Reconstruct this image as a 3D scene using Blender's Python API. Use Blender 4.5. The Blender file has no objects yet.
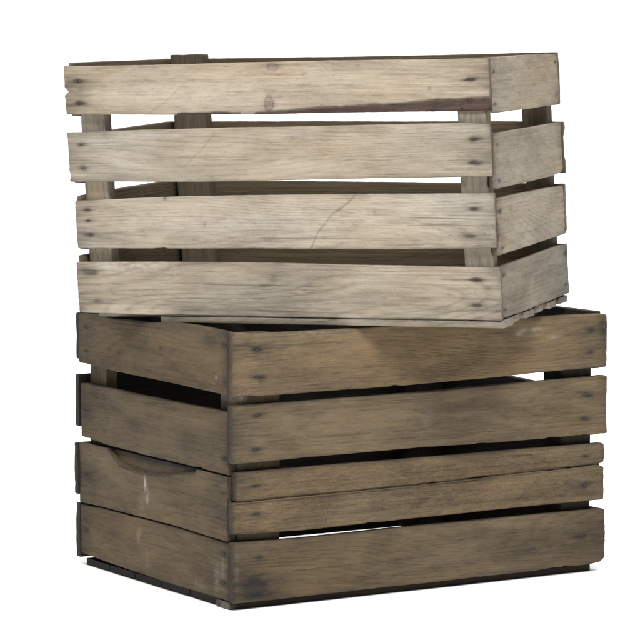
import bpy, math
import numpy as np
from mathutils import Matrix, Vector, Euler

SC = bpy.context.scene
COL = SC.collection

# ------------------------------------------------------------------ noise helpers
_T = np.random.RandomState(5).rand(256, 256)
def vnoise(x, y, seed=0):
    x = np.asarray(x, float) + seed * 17.37; y = np.asarray(y, float) + seed * 5.91
    xi = np.floor(x).astype(int); yi = np.floor(y).astype(int)
    fx = x - xi; fy = y - yi
    fx = fx * fx * (3 - 2 * fx); fy = fy * fy * (3 - 2 * fy)
    a = _T[xi & 255, yi & 255]; b = _T[(xi + 1) & 255, yi & 255]
    c = _T[xi & 255, (yi + 1) & 255]; d = _T[(xi + 1) & 255, (yi + 1) & 255]
    return (a * (1 - fx) + b * fx) * (1 - fy) + (c * (1 - fx) + d * fx) * fy
def fbm(x, y, seed=0, o=4):
    s = 0; a = .5; n = 0
    for k in range(o):
        s = s + a * vnoise(x * 2 ** k, y * 2 ** k, seed + k * 3); n += a; a *= .55
    return s / n
def sstep(a, b, x):
    t = np.clip((x - a) / (b - a), 0, 1); return t * t * (3 - 2 * t)

# ------------------------------------------------------------------ materials
def wood(name, light, dark, inner, bark=(.05, .028, .02), grime=(.022, .018, .014),
         bleach=(.42, .40, .37), rough=.8, contrast=1.0, seed=0.0, mott=1.0):
    """weathered timber; all patterns follow the board's own grain coordinates (gp: along, across, depth)"""
    m = bpy.data.materials.new(name); m.use_nodes = True
    N = m.node_tree.nodes; K = m.node_tree.links; N.clear()
    def n(t, **kw):
        q = N.new(t)
        for k, v in kw.items(): setattr(q, k, v)
        return q
    def plug(sock, v):
        if isinstance(v, bpy.types.NodeSocket): K.new(v, sock)
        else: sock.default_value = v
    def mth(op, a, b=None, c=None, clamp=False):
        q = n('ShaderNodeMath', operation=op, use_clamp=clamp)
        plug(q.inputs[0], a)
        if b is not None: plug(q.inputs[1], b)
        if c is not None: plug(q.inputs[2], c)
        return q.outputs[0]
    def mix(f, a, b, mode='MIX'):
        q = n('ShaderNodeMix', data_type='RGBA', blend_type=mode); q.clamp_factor = True
        plug(q.inputs[0], f)
        for i, v in ((6, a), (7, b)):
            if isinstance(v, tuple): v = (*v[:3], 1)
            plug(q.inputs[i], v)
        return q.outputs[2]
    def noise(scale3, detail=4, rough_=.55, off=0.0, dist=0.0):
        mp = n('ShaderNodeMapping'); K.new(gp, mp.inputs[0])
        mp.inputs['Scale'].default_value = scale3
        mp.inputs['Location'].default_value = (off + seed, off * 1.7, off * .6)
        q = n('ShaderNodeTexNoise'); K.new(mp.outputs[0], q.inputs['Vector'])
        q.inputs['Scale'].default_value = 1; q.inputs['Detail'].default_value = detail
        q.inputs['Roughness'].default_value = rough_; q.inputs['Distortion'].default_value = dist
        return q.outputs[0]
    def rng(v, a, b, lo=0.0, hi=1.0):
        q = n('ShaderNodeMapRange'); q.clamp = True; q.interpolation_type = 'SMOOTHSTEP'
        plug(q.inputs[0], v); q.inputs[1].default_value = a; q.inputs[2].default_value = b
        q.inputs[3].default_value = lo; q.inputs[4].default_value = hi
        return q.outputs[0]
    ag = n('ShaderNodeAttribute', attribute_name='gp'); gp = ag.outputs['Vector']
    aa = n('ShaderNodeAttribute', attribute_name='ma'); sa = n('ShaderNodeSeparateColor'); K.new(aa.outputs['Color'], sa.inputs[0])
    stain_shade, barkf, innf, blea = sa.outputs[0], sa.outputs[1], sa.outputs[2], aa.outputs['Alpha']
    ab = n('ShaderNodeAttribute', attribute_name='mb'); sb = n('ShaderNodeSeparateColor'); K.new(ab.outputs['Color'], sb.inputs[0])
    val, warm, saw, ringk = sb.outputs[0], sb.outputs[1], sb.outputs[2], ab.outputs['Alpha']
    # annual rings: stretched low-frequency field sliced into bands (cathedral figure)
    field = noise((1.7, 9, 9), 1.0, .4, 3.1, .1)
    sx = n('ShaderNodeSeparateXYZ'); K.new(gp, sx.inputs[0])
    ph = mth('ADD', mth('MULTIPLY', field, 210.0), mth('MULTIPLY', sx.outputs[1], 700.0))
    ph = mth('ADD', ph, mth('MULTIPLY', noise((14, 110, 110), 3, .5, 8.0), 2.6))
    ring = mth('MULTIPLY_ADD', mth('SINE', ph), .5, .5)
    ring = mth('POWER', ring, 4.5)
    fib = noise((20, 640, 640), 6, .68, 1.3, .2)
    fib2 = noise((6, 200, 200), 7, .66, 5.3, .25)
    blot = noise((7, 20, 20), 6, .62, 9.7, .5)
    blot2 = noise((34, 95, 95), 8, .72, 12.7, .3)
    cross = noise((95, 270, 270), 5, .68, 4.4, .3)
    sawn = noise((480, 380, 380), 2, .6, 14.4, .3)
    t = mth('MULTIPLY', rng(fib, .38, .62), .17)
    t = mth('ADD', t, mth('MULTIPLY', rng(fib2, .36, .64), .13))
    t = mth('ADD', t, mth('MULTIPLY', mth('MULTIPLY', ring, ringk), .27))
    lines = noise((3.5, 380, 380), 4, .6, 101.0, .5)          # crisp open pores and raised fibres
    lf = mth('MULTIPLY', rng(lines, .56, .62), rng(noise((24, 50, 50), 3, .6, 111.0), .40, .58))
    t = mth('ADD', t, mth('MULTIPLY', lf, .17))
    pale = mth('MULTIPLY', rng(noise((7, 520, 520), 4, .6, 121.0, .3), .58, .64), -.10)
    micro = noise((420, 900, 900), 3, .7, 131.0)
    t = mth('ADD', t, mth('MULTIPLY', mth('SUBTRACT', micro, .5), .55))
    t = mth('ADD', t, .07)
    t = mth('ADD', t, pale)
    t = mth('ADD', t, mth('MULTIPLY', rng(blot, .36, .64), .36))
    t = mth('ADD', t, mth('MULTIPLY', rng(blot2, .36, .66), .20 * mott))
    t = mth('ADD', t, mth('MULTIPLY', mth('MULTIPLY', rng(cross, .35, .68), saw), .26))
    t = mth('ADD', t, mth('MULTIPLY', mth('MULTIPLY', rng(sawn, .38, .64), saw), .24))
    t = mth('MULTIPLY', t, .82 * contrast)
    col = mix(mth('MULTIPLY', t, 1.0, clamp=True), light, dark)
    col = mix(mth('MULTIPLY', rng(noise((7, 16, 16), 3, .55, 21.3, .4), .42, .68), .35), col, (1.0, .90, .76), 'MULTIPLY')
    col = mix(mth('MULTIPLY', rng(noise((5, 11, 11), 3, .55, 31.3, .4), .45, .7), .40), col, (.80, .81, .82), 'MULTIPLY')
    # per-board tint
    wr = mth('MULTIPLY', warm, rng(noise((2.0, 3, 3), 2, .5, 91.0), .35, .65, .6, 1.5))
    wc = mix(wr, (.96, 1.0, 1.06), (1.07, 1.0, .91))
    col = mix(1.0, col, wc, 'MULTIPLY')
    vv = n('ShaderNodeCombineXYZ')
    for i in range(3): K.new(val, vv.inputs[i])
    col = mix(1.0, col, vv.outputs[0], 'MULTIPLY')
    mo = mth('MULTIPLY', rng(noise((40, 140, 140), 9, .78, 71.0, .4), .50, .64), rng(noise((8, 18, 18), 3, .5, 81.0), .38, .62))
    col = mix(mth('MULTIPLY', mo, .42 * mott), col, tuple(c * 2.0 for c in grime))
    # unweathered brown inner faces
    inn = mix(rng(fib2, .3, .7), inner, tuple(c * .55 for c in inner))
    col = mix(innf, col, inn)
    # bleached scuffs
    bl = mth('MULTIPLY', blea, rng(noise((60, 90, 90), 5, .7, 41.0, .5), .32, .62), clamp=True)
    col = mix(bl, col, bleach)
    col = mix(mth('MULTIPLY', barkf, rng(blot2, .1, .5, .75, 1.0), clamp=True), col, mix(rng(fib2, .35, .65), bark, tuple(c * 1.9 for c in bark)))
    # grime, iron stain and painted edge shade, broken up by the fibre
    sf = mth('MULTIPLY', stain_shade, rng(fib2, .25, .7, .62, 1.15), clamp=True)
    col = mix(sf, col, grime)
    # thin checks (drying cracks) and flecks
    chk = noise((3.2, 260, 260), 3, .55, 51.0, .35)
    ck = rng(chk, .685, .72)
    col = mix(mth('MULTIPLY', ck, .38), col, tuple(c * 1.6 for c in grime))
    fl = rng(noise((190, 330, 330), 2, .5, 61.0), .72, .78)
    col = mix(mth('MULTIPLY', fl, .5), col, grime)
    b = n('ShaderNodeBsdfPrincipled'); K.new(col, b.inputs['Base Color'])
    b.inputs['Roughness'].default_value = rough
    b.inputs['Specular IOR Level'].default_value = .22
    h = mth('ADD', mth('MULTIPLY', fib, -.5), mth('MULTIPLY', ring, -.25))
    h = mth('ADD', h, mth('MULTIPLY', ck, -.9))
    h = mth('ADD', h, mth('MULTIPLY', mth('MULTIPLY', mth('ADD', cross, sawn), saw), -.8))
    h = mth('ADD', h, mth('MULTIPLY', fib2, -.6))
    h = mth('ADD', h, mth('MULTIPLY', lf, -.6))
    bp = n('ShaderNodeBump'); bp.inputs['Strength'].default_value = .7; bp.inputs['Distance'].default_value = .0010
    K.new(h, bp.inputs['Height']); K.new(bp.outputs[0], b.inputs['Normal'])
    o = n('ShaderNodeOutputMaterial'); K.new(b.outputs[0], o.inputs[0])
    return m

PALE = wood('pale_weathered_wood', (.350, .312, .252), (.108, .088, .063), (.080, .058, .034),
            bark=(.052, .033, .027), grime=(.034, .027, .021), bleach=(.46, .43, .38), contrast=.90, mott=.8)
BROWN = wood('brown_weathered_wood', (.148, .111, .066), (.029, .0210, .013), (.026, .021, .016),
             bark=(.03, .02, .013), grime=(.014, .012, .011), bleach=(.36, .34, .30), seed=77.0, contrast=.98, mott=.75)

def plain(name, c, rough=.8, metal=0.0, ns=300, amt=.3):
    m = bpy.data.materials.new(name); m.use_nodes = True
    N = m.node_tree.nodes; K = m.node_tree.links
    b = N['Principled BSDF']; b.inputs['Roughness'].default_value = rough; b.inputs['Metallic'].default_value = metal
    t = N.new('ShaderNodeTexCoord'); z = N.new('ShaderNodeTexNoise'); z.inputs['Scale'].default_value = ns
    K.new(t.outputs['Object'], z.inputs['Vector'])
    x = N.new('ShaderNodeMix'); x.data_type = 'RGBA'; K.new(z.outputs[0], x.inputs[0])
    x.inputs[6].default_value = (*c, 1); x.inputs[7].default_value = (*[v * (1 - amt) for v in c], 1)
    K.new(x.outputs[2], b.inputs['Base Color'])
    return m
RUST = plain('rusted_iron', (.028, .020, .016), .75, .1)
STEEL = plain('worn_steel', (.42, .40, .37), .45, .6)
WHITE = plain('white_paper', (.93, .93, .93), .9, 0, 3, .01)

# ------------------------------------------------------------------ board builder
def poly(pts, u):
    a = sorted(pts)
    return np.interp(u, [q[0] for q in a], [q[1] for q in a])

class Crate:
    def __init__(self, name, label, cat, loc, rot, shear, L, W, H, mat):
        r = bpy.data.objects.new(name, None); COL.objects.link(r)
        r.location = loc; r.rotation_euler = rot; r.empty_display_size = .1
        r['label'] = label; r['category'] = cat
        self.r, self.sh, self.L, self.W, self.H, self.mat = r, shear, L, W, H, mat
        self.seed = 0

    def board(self, name, side, top, bot, th, u0=None, u1=None, off=0.0, du=.004, nv=10, r=.0012,
              tint=1.0, warm=.5, saw=.2, ring=.6, inner_out=0.0, inner_in=1.0, nails=(), spots=(), scratch=(),
              bleach=(), knots=(), bark=None, recess=None, notch=(), jag=.00028, rag=.0010, warp=.0012, enddark=.35,
              edgedark=.32, label=None, grime=0.0, scoop=None, mirror=False, vertical=False, nailmat=None):
        """side F/B: run along x; L/R: along y; Z: bottom boards along x; P: posts along z.
        top/bot: outlines [(u, v)], th: thickness, off: set-back of the outer face."""
        self.seed += 1; sd = self.seed + (50 if self.mat is BROWN else 0)
        L, W = self.L, self.W
        if u0 is None: u0 = min(q[0] for q in top)
        if u1 is None: u1 = max(q[0] for q in top)
        n = max(6, int((u1 - u0) / du))
        s = np.concatenate([[0, r * .4 / (u1 - u0)], np.linspace(r / (u1 - u0), 1 - r / (u1 - u0), n), [1 - r * .4 / (u1 - u0), 1]])
        shrink = np.concatenate([[r * .9, r * .3], np.zeros(n), [r * .3, r * .9]])
        # ring parameters: f = fraction across (0 bottom .. 1 top), e = inset from that edge, w = depth
        fr = []; 
        fr += [(0, 0, r), (0, .3 * r, .3 * r), (0, r, 0)]
        for k in range(1, nv): fr.append((k / nv, 0, 0))
        fr += [(1, -r, 0), (1, -.3 * r, .3 * r), (1, 0, r), (1, 0, th - r), (1, -.3 * r, th - .3 * r), (1, -r, th)]
        for k in range(3, 0, -1): fr.append((k / 4, 0, th))
        fr += [(0, r, th), (0, .3 * r, th - .3 * r), (0, 0, th - r)]
        fr = np.array(fr); R = len(fr)
        S = len(s)
        f = np.tile(fr[:, 0], (S, 1)); e = np.tile(fr[:, 1], (S, 1)); w = np.tile(fr[:, 2], (S, 1))
        ss = np.tile(s[:, None], (1, R)); shk = np.tile(shrink[:, None], (1, R))
        # ragged ends
        r0 = rag * (fbm(f * 7, w * 60, sd, 3) - .35) * 2; r1 = rag * (fbm(f * 7, w * 60, sd + 9, 3) - .35) * 2
        for (end, fv, dep, hw) in notch:
            g = dep * np.clip(1 - np.abs(f - fv) / hw, 0, 1)
            if end == 0: r0 = r0 + g
            else: r1 = r1 + g
        U = (u0 + r0) * (1 - ss) + (u1 - r1) * ss
        tp = poly(top, U) + jag * 2 * (fbm(U * 190, w * 80, sd + 3, 3) - .5) + .0008 * (fbm(U * 7, 0 * U, sd + 5, 2) - .5) * 2
        bt = poly(bot, U) + jag * 2 * (fbm(U * 190, w * 80, sd + 4, 3) - .5) + .0008 * (fbm(U * 7, 0 * U, sd + 6, 2) - .5) * 2
        tp = tp - .0022 * sstep(.80, .92, vnoise(U * 26, 0 * U + .2, sd + 51)) * vnoise(U * 300, w * 90, sd + 52) * (w < th * .6)
        bt = bt + .0022 * sstep(.80, .92, vnoise(U * 26, 0 * U + .7, sd + 53)) * vnoise(U * 300, w * 90, sd + 54) * (w < th * .6)
        tp = tp - shk; bt = bt + shk
        V = bt * (1 - f) + tp * f + e
        outer = (w < r * .5)
        # shape of the outer face: warp, cup, micro relief
        wp = warp * (fbm(U * 5, 0 * U + .3, sd + 11, 2) - .5) * 2
        cup = warp * .6 * ((f - .5) ** 2 * 4) * (1 if sd % 2 else -1)
        mic = np.where(outer, .00035 * (fbm(U * 60, V * 420, sd + 13, 3) - .5) * 2, 0)
        Wd = w + wp + cup + mic
        mask_in = sstep(th * .35, th * .8, w)
        ma = np.zeros((S, R, 4)); mb = np.zeros((S, R, 4))
        lenu = u1 - u0
        de = np.minimum(U - u0, u1 - U); dv = np.minimum(tp - V, V - bt)
        stain_shade = enddark * np.exp(-np.clip(de, 0, 1) / .012) * (.4 + .9 * fbm(U * 60, V * 130, sd + 20, 3)) 
        stain_shade += edgedark * np.exp(-np.clip(dv, 0, 1) / .003) * sstep(.35, .7, fbm(U * 20, V * 90, sd + 21, 3))  # edge grime plus painted shade of the unlit board edges
        stain_shade += .26 * np.exp(-np.clip(de, 0, 1) / .035) * sstep(.25, .75, fbm(U * 40, V * 160, sd + 22, 4))
        stain_shade += .16 * np.exp(-np.clip(dv, 0, 1) / .007) * sstep(.3, .7, fbm(U * 30, V * 60, sd + 27, 3))  # wider, softer band of grime and painted edge shade
        stain_shade += grime * sstep(.42, .72, fbm(U * 12, V * 40, sd + 23, 4))
        hgt = tp - bt
        for (nu, nf, k) in nails:                       # rust bleeding along the grain round each nail
            x = U - nu; y = V - (bt + nf * hgt)
            st = 1.0 * np.exp(-(np.abs(x) / .0050) ** 1.6 - (y / .0026) ** 2)
            yy_ = y + .0022 * (fbm(U * 60, 0 * U + nf * 9, sd + 8, 2) - .5) * np.clip(np.abs(x) / .01, 0, 1) * 2
            sg = 1 if vnoise(nu * 91, nf * 37, sd) > .4 else -1
            st += .60 * np.exp(-np.abs(x - sg * .004) / .009 - (yy_ / .0021) ** 2)
            st += .30 * np.exp(-(x / .014) ** 2 - (y / .0065) ** 2) * sstep(.35, .65, fbm(U * 50, V * 260, sd + 28, 3))
            stain_shade += k * st * (.75 + .5 * fbm(U * 120, V * 500, sd + 24, 2))
        for (nu, nf, ru, rv, k) in spots:               # soft dirt marks, knots
            x = (U - nu) / ru; y = (V - (bt + nf * hgt)) / rv
            stain_shade += k * np.exp(-(x * x + y * y)) * (.35 + 1.1 * fbm(U * 90, V * 260, sd + 25, 3))
        for pts, wd, k in scratch:                      # scratches: polyline in (u, fraction)
            d = np.full(U.shape, 9.)
            F = (V - bt) / hgt
            for (a, b) in zip(pts[:-1], pts[1:]):
                ax, ay, bx, by = a[0], a[1] * .07, b[0], b[1] * .07
                px = U - ax; py = F * .07 - ay; qx = bx - ax; qy = by - ay
                tt = np.clip((px * qx + py * qy) / (qx * qx + qy * qy), 0, 1)
                d = np.minimum(d, np.hypot(px - tt * qx, py - tt * qy))
            stain_shade += k * np.exp(-(d / wd) ** 2)
        for (nu, nf, ru, rv, k) in knots:               # knot: dark ring, darker heart, shading into the grain beside it
            x = (U - nu) / ru; y = (V - (bt + nf * hgt)) / rv; rr = np.sqrt(x * x + y * y) + .25 * (fbm(U * 300, V * 300, sd + 41, 2) - .5)
            stain_shade += k * (.42 * np.exp(-((rr - 1) / .20) ** 2) + .12 * np.exp(-(rr / .9) ** 2) + .30 * np.exp(-(x / 3.2) ** 2 - (y / 1.6) ** 2) * sstep(.3, .7, fbm(U * 40, V * 300, sd + 42, 3)))
        blc = 0 * U
        for (nu, nf, ru, rv, k) in bleach:
            x = (U - nu) / ru; y = (V - (bt + nf * hgt)) / rv
            blc += k * np.exp(-(x * x + y * y))
        bk = 0 * U
        if bark:                                        # waney lower edge with bark left on
            lim = poly(bark, U) + .0030 * (fbm(U * 60, 0 * U, sd + 31, 4) - .5)
            inb = sstep(0, .0012, lim - V) * np.where(w < th * .5, 1, 0) * (poly(bark, U) > -1)
            bk = inb; Wd = Wd + inb * np.clip((lim - V), 0, .02) * .55
            stain_shade += inb * (.75 * sstep(.5, .7, fbm(U * 55, V * 420, sd + 33, 4))); Wd = Wd + inb * .0012 * (fbm(U * 90, V * 500, sd + 34, 3) - .5)
            edge = np.exp(-((V - lim) / .0012) ** 2) * np.where(w < th * .5, 1, 0); stain_shade += .8 * edge * (lim > bt + .001)
        for (nu, nf, ru, rv, k) in knots:
            bk = np.maximum(bk, .42 * k * np.exp(-((U - nu) / (1.25 * ru)) ** 2 - ((V - (bt + nf * hgt)) / (1.15 * rv)) ** 2) * (w < th * .5))
        if scoop:                                       # hand hold worked into the upper edge
            lim = poly(scoop, U)
            ins = sstep(0, .0015, V - lim) * np.where(w < th * .5, 1, 0)
            Wd = Wd + ins * .0085
            stain_shade += .75 * np.exp(-((V - lim + .0006) / .0014) ** 2) * np.where((w < th * .5) & (V - lim > -.004), 1, 0)
            stain_shade += ins * (.10 + .9 * sstep(.012, .0, tp - V) * sstep(.4, .1, np.abs(U - .3)))  # shadow under the slat above, painted along the top of the scoop
        ma[..., 0] = np.clip(stain_shade, 0, 1) * np.where(w < th * .5, 1, .4); ma[..., 1] = bk
        ma[..., 2] = inner_out * (1 - mask_in) + inner_in * mask_in
        ma[..., 3] = np.clip(blc, 0, 1)
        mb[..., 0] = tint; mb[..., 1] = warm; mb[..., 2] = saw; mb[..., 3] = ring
        gp = np.stack([U + sd * 3.1, V + sd * 1.37, Wd + sd * .73], -1)
        # to crate space
        Wo = Wd + off
        if side == 'F': P = (U, Wo, V)
        elif side == 'B': P = (U, W - Wo, V)
        elif side == 'L': P = (Wo, U, V)
        elif side == 'R': P = (L - Wo, U, V)
        elif side == 'Z': P = (U, V, -off - th + (th - Wd) * 1.0)
        elif side == 'P': P = (V, Wo, U)
        P = np.stack(P, -1)
        P[..., 0] += P[..., 2] * self.sh[0]; P[..., 1] += P[..., 2] * self.sh[1]
        P = P.reshape(-1, 3); org = P.mean(0); P = P - org
        idx = np.arange(S * R).reshape(S, R)
        a = idx[:-1, :]; b = idx[1:, :]
        q = np.stack([a, b, np.roll(b, -1, 1), np.roll(a, -1, 1)], -1).reshape(-1, 4)
        v0, v1, v2, v3 = (P[q[:, k]] for k in range(4))
        vol = np.einsum('ij,ij->', v0, np.cross(v1, v2)) + np.einsum('ij,ij->', v0, np.cross(v2, v3))
        c0 = idx[0, :].tolist(); c1 = idx[-1, :][::-1].tolist()
        faces = q.tolist()
        if vol < 0: faces = [t[::-1] for t in faces]; c0 = c0[::-1]; c1 = c1[::-1]
        # caps split into quads across the ring so they stay well shaped
        faces += [c0, c1]
        me = bpy.data.meshes.new(name)
        me.from_pydata(P.tolist(), [], faces); me.update()
        sm = np.ones(len(faces), bool); sm[-2:] = False
        me.polygons.foreach_set('use_smooth', sm)
        at = me.attributes.new('gp', 'FLOAT_VECTOR', 'POINT'); at.data.foreach_set('vector', gp.reshape(-1).astype(np.float32))
        at = me.attributes.new('ma', 'FLOAT_COLOR', 'POINT'); at.data.foreach_set('color', ma.reshape(-1).astype(np.float32))
        at = me.attributes.new('mb', 'FLOAT_COLOR', 'POINT'); at.data.foreach_set('color', mb.reshape(-1).astype(np.float32))
        me.materials.append(self.mat)
        o = bpy.data.objects.new(name, me); COL.objects.link(o); o.parent = self.r; o.location = org
        if label: o['label'] = label
        # nail heads
        for i, (nu, nf, k) in enumerate(nails):
            z = float(poly(bot, nu) * (1 - nf) + poly(top, nu) * nf)
            d = off + .0002
            p = {'F': (nu, d, z), 'B': (nu, W - d, z), 'L': (d, nu, z), 'R': (L - d, nu, z)}[side]
            p = Vector((p[0] + z * self.sh[0], p[1] + z * self.sh[1], z)) - Vector(org)
            hn = bpy.data.objects.new('nail', nail_mesh(nailmat or RUST)); COL.objects.link(hn); hn.parent = o; hn.location = p
            hn.rotation_euler = {'F': (math.pi / 2, 0, 0), 'B': (-math.pi / 2, 0, 0), 'L': (0, -math.pi / 2, 0), 'R': (0, math.pi / 2, 0)}[side]
            sc = .8 + .4 * float(vnoise(nu * 77, nf * 31, sd)); hn.scale = (sc, sc, 1)
        return o

_nm = {}
def nail_mesh(mat):
    if mat.name in _nm: return _nm[mat.name]
    vs = []; fs = []; n = 14
    prof = [(.0015, -.0016), (.0015, .0001), (.0012, .0003), (.0006, .0004)]
    for (r, z) in prof:
        for k in range(n):
            a = 2 * math.pi * k / n; vs.append((r * math.cos(a), r * math.sin(a), z))
    for j in range(len(prof) - 1):
        for k in range(n):
            fs.append((j * n + k, j * n + (k + 1) % n, (j + 1) * n + (k + 1) % n, (j + 1) * n + k))
    fs.append([3 * n + k for k in range(n)]); fs.append([k for k in range(n)][::-1])
    me = bpy.data.meshes.new('nail'); me.from_pydata(vs, [], fs); me.materials.append(mat)
    me.polygons.foreach_set('use_smooth', [True] * len(fs)); _nm[mat.name] = me
    return me

# ================================================================== UPPER CRATE
Lu, Wu, Hu = .59545, .36453, .33835
up = Crate('wooden_crate', 'upper pale grey weathered slatted wooden crate, stacked askew on top of the darker brown one', 'crate',
           (-.32944, 3.99956, .36884), Euler((0, 0, 0)), (-.010522 / Hu, -.003282 / Hu), Lu, Wu, Hu, PALE)
up.r.rotation_mode = 'XYZ'
Mr = Matrix.Rotation(-.3321728, 3, 'Z') @ Matrix.Rotation(.0255543, 3, 'X') @ Matrix.Rotation(-.0119372, 3, 'Y')
up.r.rotation_euler = Mr.to_euler('XYZ')
up.r['group'] = 'stacked wooden crates'
HI = dict(du=.0022, nv=34)
def ns(us, fs, k=1.0): return [(u, f, k) for u in us for f in fs]

# long front slats (top to bottom)
up.board('side_slat', 'F', [(0.0007, .3359), (.03, .3352), (.1272, .3354), (.2414, .3375), (.381, .3383), (.5173, .3376), (.5948, .3390)],
         [(-.0021, .2706), (.1231, .2688), (.2373, .2685), (.3773, .2699), (.5139, .2702), (.5948, .2715)], .0100, **HI,
         tint=1.0, warm=.52, ring=.35, saw=.15,
         nails=[(.021, .70, 1.15), (.021, .24, 1.15), (.570, .60, 1.0), (.568, .20, .8)],
         bark=[(-.01, .20), (.15, .2685), (.17, .2712), (.22, .2722), (.26, .2695), (.30, .2725), (.35, .2768), (.40, .2790), (.47, .2822), (.53, .2865), (.596, .2893)],
         notch=[(0, .47, .0055, .09)],
         knots=[(.293, .20, .0056, .0095, 1.0), (.301, .90, .0075, .0045, .85)], spots=[ (.10, .60, .006, .0025, .35), (.515, .45, .0022, .0022, .9), (.56, .85, .02, .004, .3),(.02,.5,.02,.035,.25)],
         scratch=[([(.12, .02), (.145, .25), (.175, .62)], .0012, .22), ([(.45, .92), (.50, .72), (.56, .60)], .001, .2)],
         bleach=[(.2, .4, .2, .02, .25)], label='top front slat with strip of dark bark along its lower edge')
up.board('side_slat', 'F', [(.0007, .2463), (.12, .2490), (.2646, .2516), (.5930, .2562)], [(-.0009, .1794), (.1893, .1793), (.3308, .1821), (.4689, .1847), (.5930, .1873)],
         .0100, **HI, tint=1.03, warm=.42, ring=.55, saw=.1,
         nails=[(.020, .76, .9), (.021, .28, .9), (.570, .70, 1.0), (.570, .26, 1.15)],
         spots=[(.13, .45, .03, .01, .15), (.38, .9, .05, .004, .2), (.52, .5, .03, .012, .12), (.57, .45, .02, .03, .12)],
         scratch=[([(.17, .3), (.195, .62), (.215, .9)], .0011, .25), ([(.09, .9), (.16, .82), (.22, .86)], .001, .18)],
         bleach=[(.13, .88, .05, .004, .4)], notch=[(0, .12, .002, .1)])
up.board('side_slat', 'F', [(.0058, .1537), (.04, .1545), (.15, .1592), (.2594, .1616), (.5940, .1654)], [(.0035, .0891), (.2552, .0911), (.4641, .0920), (.5940, .0938)],
         .0100, **HI, tint=1.09, warm=.40, ring=.5, saw=.15,
         nails=[(.024, .80, .7), (.024, .58, .5), (.026, .28, 1.1), (.566, .72, 1.05), (.562, .22, 1.0)],
         spots=[(.05, .25, .045, .008, .3), (.552, .28, .010, .006, .35), (.575, .22, .010, .015, .2), (.138, .99, .003, .004, .7), (.10, .35, .008, .003, .3)],
         scratch=[([(.341, .0), (.352, .30), (.372, .62), (.398, .86), (.405, .98)], .0010, .48), ([(.193, .42), (.1935, .52)], .001, .8), ([(.48, .55), (.53, .3)], .001, .2)],
         bleach=[(.3, .5, .2, .02, .22), (.12, .6, .08, .01, .18)])
up.board('side_slat', 'F', [(.003, .0707), (.12, .0719), (.2542, .0724), (.40, .0708), (.5975, .0684)], [(.0, .0022), (.1062, .0004), (.2214, -.0002), (.3903, -.0001), (.5003, .0007), (.5975, .0004)],
         .0100, **HI, tint=1.02, warm=.55, ring=1.0, saw=.15,
         nails=[(.026, .80, 1.2), (.030, .24, .6), (.566, .76, 1.1), (.566, .28, 1.1)],
         spots=[(.020, .80, .012, .010, .3), (.05, .24, .03, .004, .2), (.566, .4, .03, .02, .12)],
         bleach=[(.10, .93, .05, .004, .5), (.06, .9, .03, .006, .4)], notch=[(0, .9, .002, .08)])
# short right-hand slats
RK = dict(du=.0022, nv=34)
up.board('end_slat', 'R', [(.0105, .3399), (.2061, .3383), (.3540, .3367)], [(.0105, .2678), (.1937, .2661), (.3540, .2663)], .0095, off=.0003, **RK,
         tint=.84, warm=.7, ring=.25, saw=.35, nails=[(.022, .75, .6), (.022, .16, .9), (.344, .85, .5), (.344, .2, .5)],
         scratch=[([(.055, .92), (.052, .82), (.058, .72)], .001, .6)], spots=[(.02, .9, .02, .01, .25)])
up.board('end_slat', 'R', [(.0105, .2415), (.1893, .241), (.3560, .2416)], [(.0105, .1695), (.1769, .1694), (.30, .1700), (.345, .1725), (.3560, .1765)], .0095, off=.0003, **RK,
         tint=.82, warm=.7, ring=.3, saw=.35, nails=[(.024, .80, .7), (.026, .14, .9), (.344, .3, .4)], spots=[(.2, .5, .05, .02, .15)], bleach=[(.12, .55, .05, .01, .10)])
up.board('end_slat', 'R', [(.0105, .157), (.1745, .1555), (.3600, .1532)], [(.0105, .0833), (.1621, .0837), (.3540, .0853)], .0095, off=.0003, **RK,
         tint=.86, warm=.75, ring=.6, saw=.25, nails=[(.024, .78, .8), (.026, .12, .9), (.345, .7, .4)],
         scratch=[([(.06, .55), (.075, .85)], .0014, .3), ([(.14, .25), (.19, .62)], .0012, .3), ([(.17, .3), (.21, .6)], .0012, .25)])
up.board('end_slat', 'R', [(.0105, .0682), (.1596, .0691), (.335, .0712), (.3600, .0690)], [(.0105, .0013), (.1476, .0003), (.3597, .0011)], .0095, off=.0003, **RK,
         tint=.66, warm=.35, ring=.3, saw=.5, nails=[(.024, .82, .9), (.026, .15, .7), (.346, .8, .9), (.346, .2, .6)],
         spots=[(.10, .25, .05, .02, .35), (.2, .7, .06, .02, .25), (.35, .85, .01, .006, .6)], bleach=[(.17, .35, .02, .03, .12)], label='bottom right end slat, greyer than the others')
# long back slats
LO = dict(du=.004, nv=10)
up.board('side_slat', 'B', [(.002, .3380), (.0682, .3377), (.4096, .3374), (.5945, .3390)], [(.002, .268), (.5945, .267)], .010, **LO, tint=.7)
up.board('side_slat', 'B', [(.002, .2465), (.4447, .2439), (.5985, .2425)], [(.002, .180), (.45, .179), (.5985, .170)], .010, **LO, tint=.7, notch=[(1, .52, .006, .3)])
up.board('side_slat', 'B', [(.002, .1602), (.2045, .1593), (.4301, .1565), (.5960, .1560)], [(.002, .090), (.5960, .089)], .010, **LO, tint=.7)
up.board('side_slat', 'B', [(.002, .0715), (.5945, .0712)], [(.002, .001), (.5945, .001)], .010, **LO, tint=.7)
# short left-hand slats
for i, (a, b, c, d) in enumerate([(.3398, .3378, .268, .268), (.2425, .2465, .177, .177), (.1605, .1622, .087, .088), (.0785, .0820, .001, .001)]):
    up.board('end_slat', 'L', [(.0105, a), (.3535, b)], [(.0105, c), (.3535, d)], .0125, off=.003, **LO, tint=.8, ring=.8)
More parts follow.
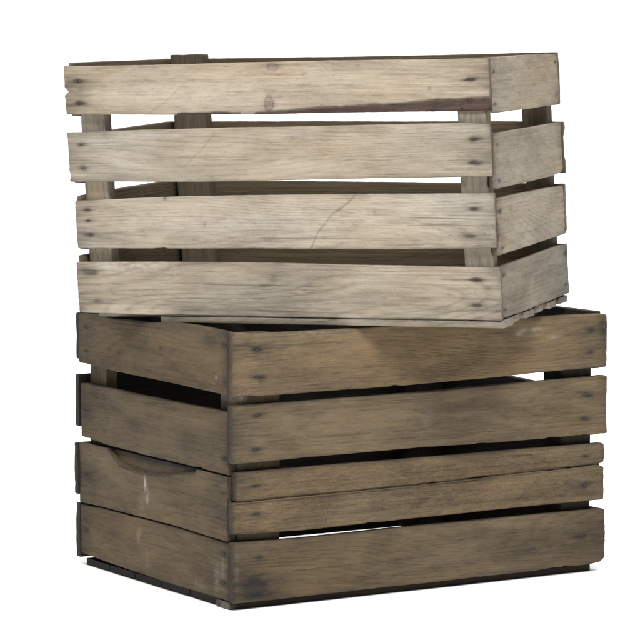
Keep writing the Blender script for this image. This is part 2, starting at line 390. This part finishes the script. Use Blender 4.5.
# corner posts (run along z; outline pairs are (z, x))
def post(cr, x0, x1, y, th, z1, tint=.9, z0=.001, side_in=0.0, **k):
    cr.board('corner_post', 'P', [(z0, x1), (z1, x1)], [(z0, x0), (z1, x0)], th, off=y, du=.004, nv=12, tint=tint, ring=.9, saw=.1,
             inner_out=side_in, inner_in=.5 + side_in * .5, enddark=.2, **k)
post(up, .0160, .0500, .0135, .026, .333, .98, warm=.7)
post(up, .5470, .5845, .0135, .026, .333, .95, warm=.75)
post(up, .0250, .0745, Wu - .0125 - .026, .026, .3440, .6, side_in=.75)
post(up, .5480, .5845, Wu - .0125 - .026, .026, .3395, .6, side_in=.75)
# bottom boards, ends showing under the right-hand side
yy = .0003
for i, (w_, g, xe, tt) in enumerate([(.046, .016, .6000, 1.0), (.040, .020, .5935, .9), (.044, .018, .5965, .8), (.042, .019, .5930, .9), (.044, .017, .5960, .8), (.048, 0, .5945, .9)]):
    y0, y1 = yy, yy + w_
    if i == 0:
        up.board('bottom_board', 'Z', [(.120, y1), (xe, y1)], [(.120, y0 + .0008), (.2, y0), (xe, y0)], .0088, off=.0012, du=.004, nv=12, tint=.9, warm=.45, inner_in=.2, inner_out=.0, warp=.0002, edgedark=.1)
    else:
        up.board('bottom_board', 'Z', [(.004, y1), (xe, y1)], [(.004, y0), (xe, y0)], .0085, off=.0014, du=.01, nv=6, tint=tt, warm=.3, inner_in=.1, warp=.0003)
    yy = y1 + g

# ================================================================== LOWER CRATE
L, W, H = .60027, .44450, .34848
lo = Crate('wooden_crate', 'lower dark brown slatted wooden crate standing on the white floor, carrying the paler one', 'crate',
           (-.112094, 3.774039, .012), Euler((0, 0, .552643)), (0, 0), L, W, H, BROWN)
lo.r['group'] = 'stacked wooden crates'
t0 = .0140
lo.board('side_slat', 'F', [(.0004, .3500), (.020, .3492), (.03, .3478), (.1011, .3473), (.1936, .3476), (.2885, .3486), (.4188, .3496), (.5195, .3499), (.590, .3499), (.6005, .3488)],
         [(.0004, .2671), (.1011, .2667), (.2568, .2679), (.4193, .2711), (.5201, .2746), (.6005, .2760)], t0, **HI,
         tint=1.15, warm=.75, ring=.35, saw=.35, nails=[(.036, .74, .9), (.036, .30, .8), (.572, .70, .8), (.572, .30, .7)],
         spots=[(.045, .29, .004, .003, .8), (.041, .23, .003, .003, .7), (.57, .75, .03, .012, .35), (.56, .3, .02, .01, .25), (.04, .74, .02, .01, .3), (.595, .6, .008, .03, .4)],
         scratch=[([(.004, .80), (.05, .785), (.12, .80), (.17, .78)], .0011, .55), ([(.004, .31), (.08, .30), (.13, .31)], .0009, .25)],
         bleach=[(.47, .78, .02, .003, .45), (.45, .72, .006, .002, .5), (.51, .62, .01, .003, .25), (.12, .96, .05, .002, .35)], label='top front slat with a long hairline crack')
lo.board('side_slat', 'F', [(.0, .2563), (.1011, .2556), (.2888, .2573), (.4193, .2601), (.6010, .2640)], [(.0, .1806), (.101, .1814), (.289, .1833), (.4198, .182), (.6000, .182)], t0, **HI,
         tint=.98, warm=.65, ring=.45, saw=.25, nails=[(.036, .82, .8), (.034, .22, .9), (.565, .70, .8), (.563, .28, .8)],
         spots=[(.02, .6, .03, .02, .25), (.565, .7, .025, .006, .4), (.56, .28, .025, .006, .4), (.32, .5, .03, .02, .2)], bleach=[(.30, .45, .01, .02, .08)])
lo.board('side_slat', 'F', [(.0055, .1691), (.101, .1683), (.2891, .1684), (.4199, .169), (.5975, .1688)], [(.0055, .1298), (.101, .1308), (.2892, .1325), (.4201, .1352), (.587, .1400), (.5950, .1409)], t0, du=.0022, nv=24, r=.0020,
         tint=1.03, warm=.58, ring=.1, saw=.85, nails=[(.036, .52, .8), (.563, .45, .8)], spots=[(.02, .5, .02, .01, .2)], label='narrow rough-sawn slat')
lo.board('side_slat', 'F', [(.0, .1291), (.101, .1306), (.2892, .1326), (.4201, .1353), (.585, .1396), (.590, .1370), (.5972, .1366)], [(.0, .0885), (.1009, .0865), (.2894, .0879), (.4204, .0892), (.5985, .089)], t0, du=.0022, nv=24, r=.0020,
         tint=1.03, warm=.60, ring=.15, saw=.85, nails=[(.036, .60, .9), (.564, .45, .8)], spots=[(.56, .45, .025, .008, .45), (.45, .3, .06, .006, .35), (.21, .35, .03, .006, .3)])
lo.board('side_slat', 'F', [(.001, .0776), (.1009, .0753), (.2894, .0764), (.4205, .0761), (.5998, .0761)], [(.001, -.0012), (.1009, -.0016), (.2897, -.0016), (.421, -.0014), (.575, -.0004), (.592, .0012), (.5998, .006)], t0, **HI,
         tint=.88, warm=.5, ring=.5, saw=.3, nails=[(.040, .74, .8), (.036, .26, .7), (.560, .55, .8)],
         spots=[(.045, .20, .04, .016, .75), (.03, .3, .02, .02, .5), (.56, .5, .05, .022, .6), (.48, .35, .06, .015, .45), (.33, .25, .05, .01, .3)],
         bleach=[(.006, .5, .003, .03, .15)], label='bottom front slat with dark mould stains at both ends')
# short left-hand slats
lo.board('end_slat', 'L', [(.0148, .3505), (.0854, .3527), (.12, .3530), (.186, .3515), (.21, .3480), (.25, .3462), (.4342, .3455)], [(.0148, .2676), (.0358, .2686), (.1954, .2713), (.3547, .2737), (.4342, .277)], .0135, off=.0004, **RK,
         tint=.90, warm=.66, ring=.45, saw=.5, nails=[(.022, .78, .5), (.022, .20, .9), (.412, .75, .7), (.412, .25, .8)],
         spots=[(.195, .55, .0025, .0025, 1.0), (.06, .82, .02, .009, .6), (.02, .55, .012, .03, .3), (.40, .5, .03, .03, .35), (.25, .95, .06, .006, .4)],
         scratch=[([(.21, .62), (.222, .85), (.23, .9)], .0009, -.3)], bleach=[(.222, .8, .0015, .004, .4), (.045, .25, .003, .003, .35)])
lo.board('end_slat', 'L', [(.0148, .2462), (.1403, .2446), (.2813, .2457), (.4300, .2482)], [(.0148, .1638), (.1409, .1652), (.3531, .1677), (.4300, .1712)], .0135, off=.0004, **RK,
         tint=.84, warm=.72, ring=.4, saw=.4, nails=[(.024, .25, .9), (.412, .5, .5)],
         spots=[(.27, .50, .03, .010, .5), (.41, .45, .02, .012, .55), (.33, .7, .01, .008, .3), (.38, .8, .05, .01, .3), (.12, .4, .03, .02, .3)])
lo.board('end_slat', 'L', [(.0148, .1620), (.1409, .1619), (.3531, .1632), (.4342, .1631)], [(.0148, .0777), (.1416, .0800), (.3693, .0797), (.4342, .0782)], .0135, off=.0004, du=.0013, nv=60,
         tint=.94, warm=.72, ring=.35, saw=.4, nails=[(.024, .72, .4), (.412, .5, .5)],
         scoop=[(0, .3), (.094, .175), (.0975, .1596), (.1438, .1519), (.1882, .1436), (.2249, .1407), (.268, .1391), (.3147, .1441), (.3501, .1638), (.354, .175), (.5, .3)],
         spots=[(.40, .45, .03, .018, .5), (.04, .4, .02, .015, .45), (.15, .3, .04, .01, .25), (.2, .82, .05, .006, -.1)],
         bleach=[(.240, .58, .0028, .009, .95), (.234, .38, .0035, .010, .8), (.250, .25, .008, .010, .18)], label='end slat with a shallow scooped hand hold')
lo.board('end_slat', 'L', [(.0148, .0758), (.1416, .0780), (.3693, .0778), (.4342, .0760)], [(.0148, -.0008), (.1423, -.0006), (.3552, .0020), (.4342, .0045)], .0135, off=.0004, **RK,
         tint=.88, warm=.66, ring=.35, saw=.4, nails=[(.026, .80, .9), (.026, .30, .9), (.412, .5, .5)],
         spots=[(.42, .5, .02, .04, .5), (.06, .3, .04, .02, .3)],
         bleach=[(.045, .3, .006, .025, .32), (.03, .55, .006, .02, .22), (.26, .7, .006, .010, .2), (.09, .15, .02, .006, .2), (.235, .3, .003, .012, .25)])
# long back slats (ends show at the far left edge)
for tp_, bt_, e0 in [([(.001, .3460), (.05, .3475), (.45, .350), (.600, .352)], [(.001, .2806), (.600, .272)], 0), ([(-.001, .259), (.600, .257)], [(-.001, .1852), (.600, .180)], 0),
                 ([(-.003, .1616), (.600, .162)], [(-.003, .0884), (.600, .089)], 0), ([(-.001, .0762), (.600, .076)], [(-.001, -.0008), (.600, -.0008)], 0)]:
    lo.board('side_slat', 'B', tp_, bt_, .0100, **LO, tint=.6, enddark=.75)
# short right-hand slats
for a, b, c in [(.3525, .3565, .272), (.2412, .2435, .179), (.161, .162, .090), (.076, .076, .003)]:
    lo.board('end_slat', 'R', [(.0148, a), (.1647, a + .0004), (.2219, b), (.4298, b)], [(.0148, c), (.4298, c)], .0135, off=.0004, **LO, tint=.7)
post(lo, .0148, .0790, .0150, .044, .346, .75, warm=.45, bleach=[(.2625, .10, .003, .006, .9)])
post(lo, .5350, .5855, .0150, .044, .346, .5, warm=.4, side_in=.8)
post(lo, .0148, .0320, .3790, .050, .344, 1.25, warm=.4)
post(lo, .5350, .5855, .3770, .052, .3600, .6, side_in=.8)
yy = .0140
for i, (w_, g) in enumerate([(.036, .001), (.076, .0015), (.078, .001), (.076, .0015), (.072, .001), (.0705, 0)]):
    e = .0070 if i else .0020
    lo.board('bottom_board', 'Z', [(e, yy + w_), (.5860, yy + w_)], [(e, yy), (.5860, yy)], .0098, off=.0020, du=.004, nv=8, tint=.7 if i == 0 else .55, inner_in=.9, inner_out=.9, warp=.0001, enddark=.0 if i == 0 else .8, edgedark=.5, bleach=[(0, .5, .008, .05, .30)] if i == 0 else ())  # dark colour paints in the shade beneath the crate
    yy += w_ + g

# ================================================================== FLOOR, WORLD, LAMP
fm = bpy.data.meshes.new('floor')
fm.from_pydata([(-30, -8, 0), (30, -8, 0), (30, 60, 0), (-30, 60, 0)], [], [(0, 1, 2, 3)]); fm.materials.append(WHITE)
fo = bpy.data.objects.new('floor', fm); COL.objects.link(fo); fo['kind'] = 'structure'; fo['label'] = 'seamless white studio floor'

w = bpy.data.worlds.new('World'); SC.world = w; w.use_nodes = True
N = w.node_tree.nodes; K = w.node_tree.links; bg = N['Background']
tc = N.new('ShaderNodeTexCoord'); sp = N.new('ShaderNodeSeparateXYZ'); K.new(tc.outputs['Generated'], sp.inputs[0])
def mr(src, a, b, lo_, hi_):
    q = N.new('ShaderNodeMapRange'); q.interpolation_type = 'SMOOTHSTEP'; K.new(src, q.inputs[0])
    for i, v in enumerate((a, b, lo_, hi_)): q.inputs[i + 1].default_value = v
    return q.outputs[0]
BACK, TOP, AMB = 1.25, 3.0, .13
a = mr(sp.outputs[1], .75, .95, AMB, BACK)          # white studio backdrop behind the crates
b = mr(sp.outputs[2], .45, .95, 0.0, TOP)           # overhead glow added to the world to keep the floor white
ad = N.new('ShaderNodeMath'); ad.operation = 'ADD'; K.new(a, ad.inputs[0]); K.new(b, ad.inputs[1])
K.new(ad.outputs[0], bg.inputs['Strength']); bg.inputs['Color'].default_value = (1, 1, 1, 1)

def lamp(name, loc, tgt, size, power, col=(1, 1, 1)):
    l = bpy.data.lights.new(name, 'AREA'); l.shape = 'SQUARE'; l.size = size; l.energy = power; l.color = col
    o = bpy.data.objects.new(name, l); COL.objects.link(o); o.location = loc
    o.rotation_euler = (Vector(tgt) - Vector(loc)).to_track_quat('-Z', 'Y').to_euler()
    return o
lamp('key_softbox', (.50, 1.4, 3.2), (0, 3.9, .3), 1.3, 172, (1, .985, .955))

# ================================================================== CAMERA
cam = bpy.data.cameras.new('camera'); co = bpy.data.objects.new('camera', cam); COL.objects.link(co)
co.location = (0, 0, .697608); co.rotation_euler = (math.pi / 2 - .0841137, 0, 0)
cam.sensor_width = 36; cam.lens = 36 * 2952.52 / 640; cam.clip_end = 200; cam.clip_start = .05
SC.camera = co
SC.view_settings.view_transform = 'Standard'; SC.view_settings.look = 'None'
SC.view_settings.exposure = 0; SC.view_settings.gamma = 1
SC.render.film_transparent = False
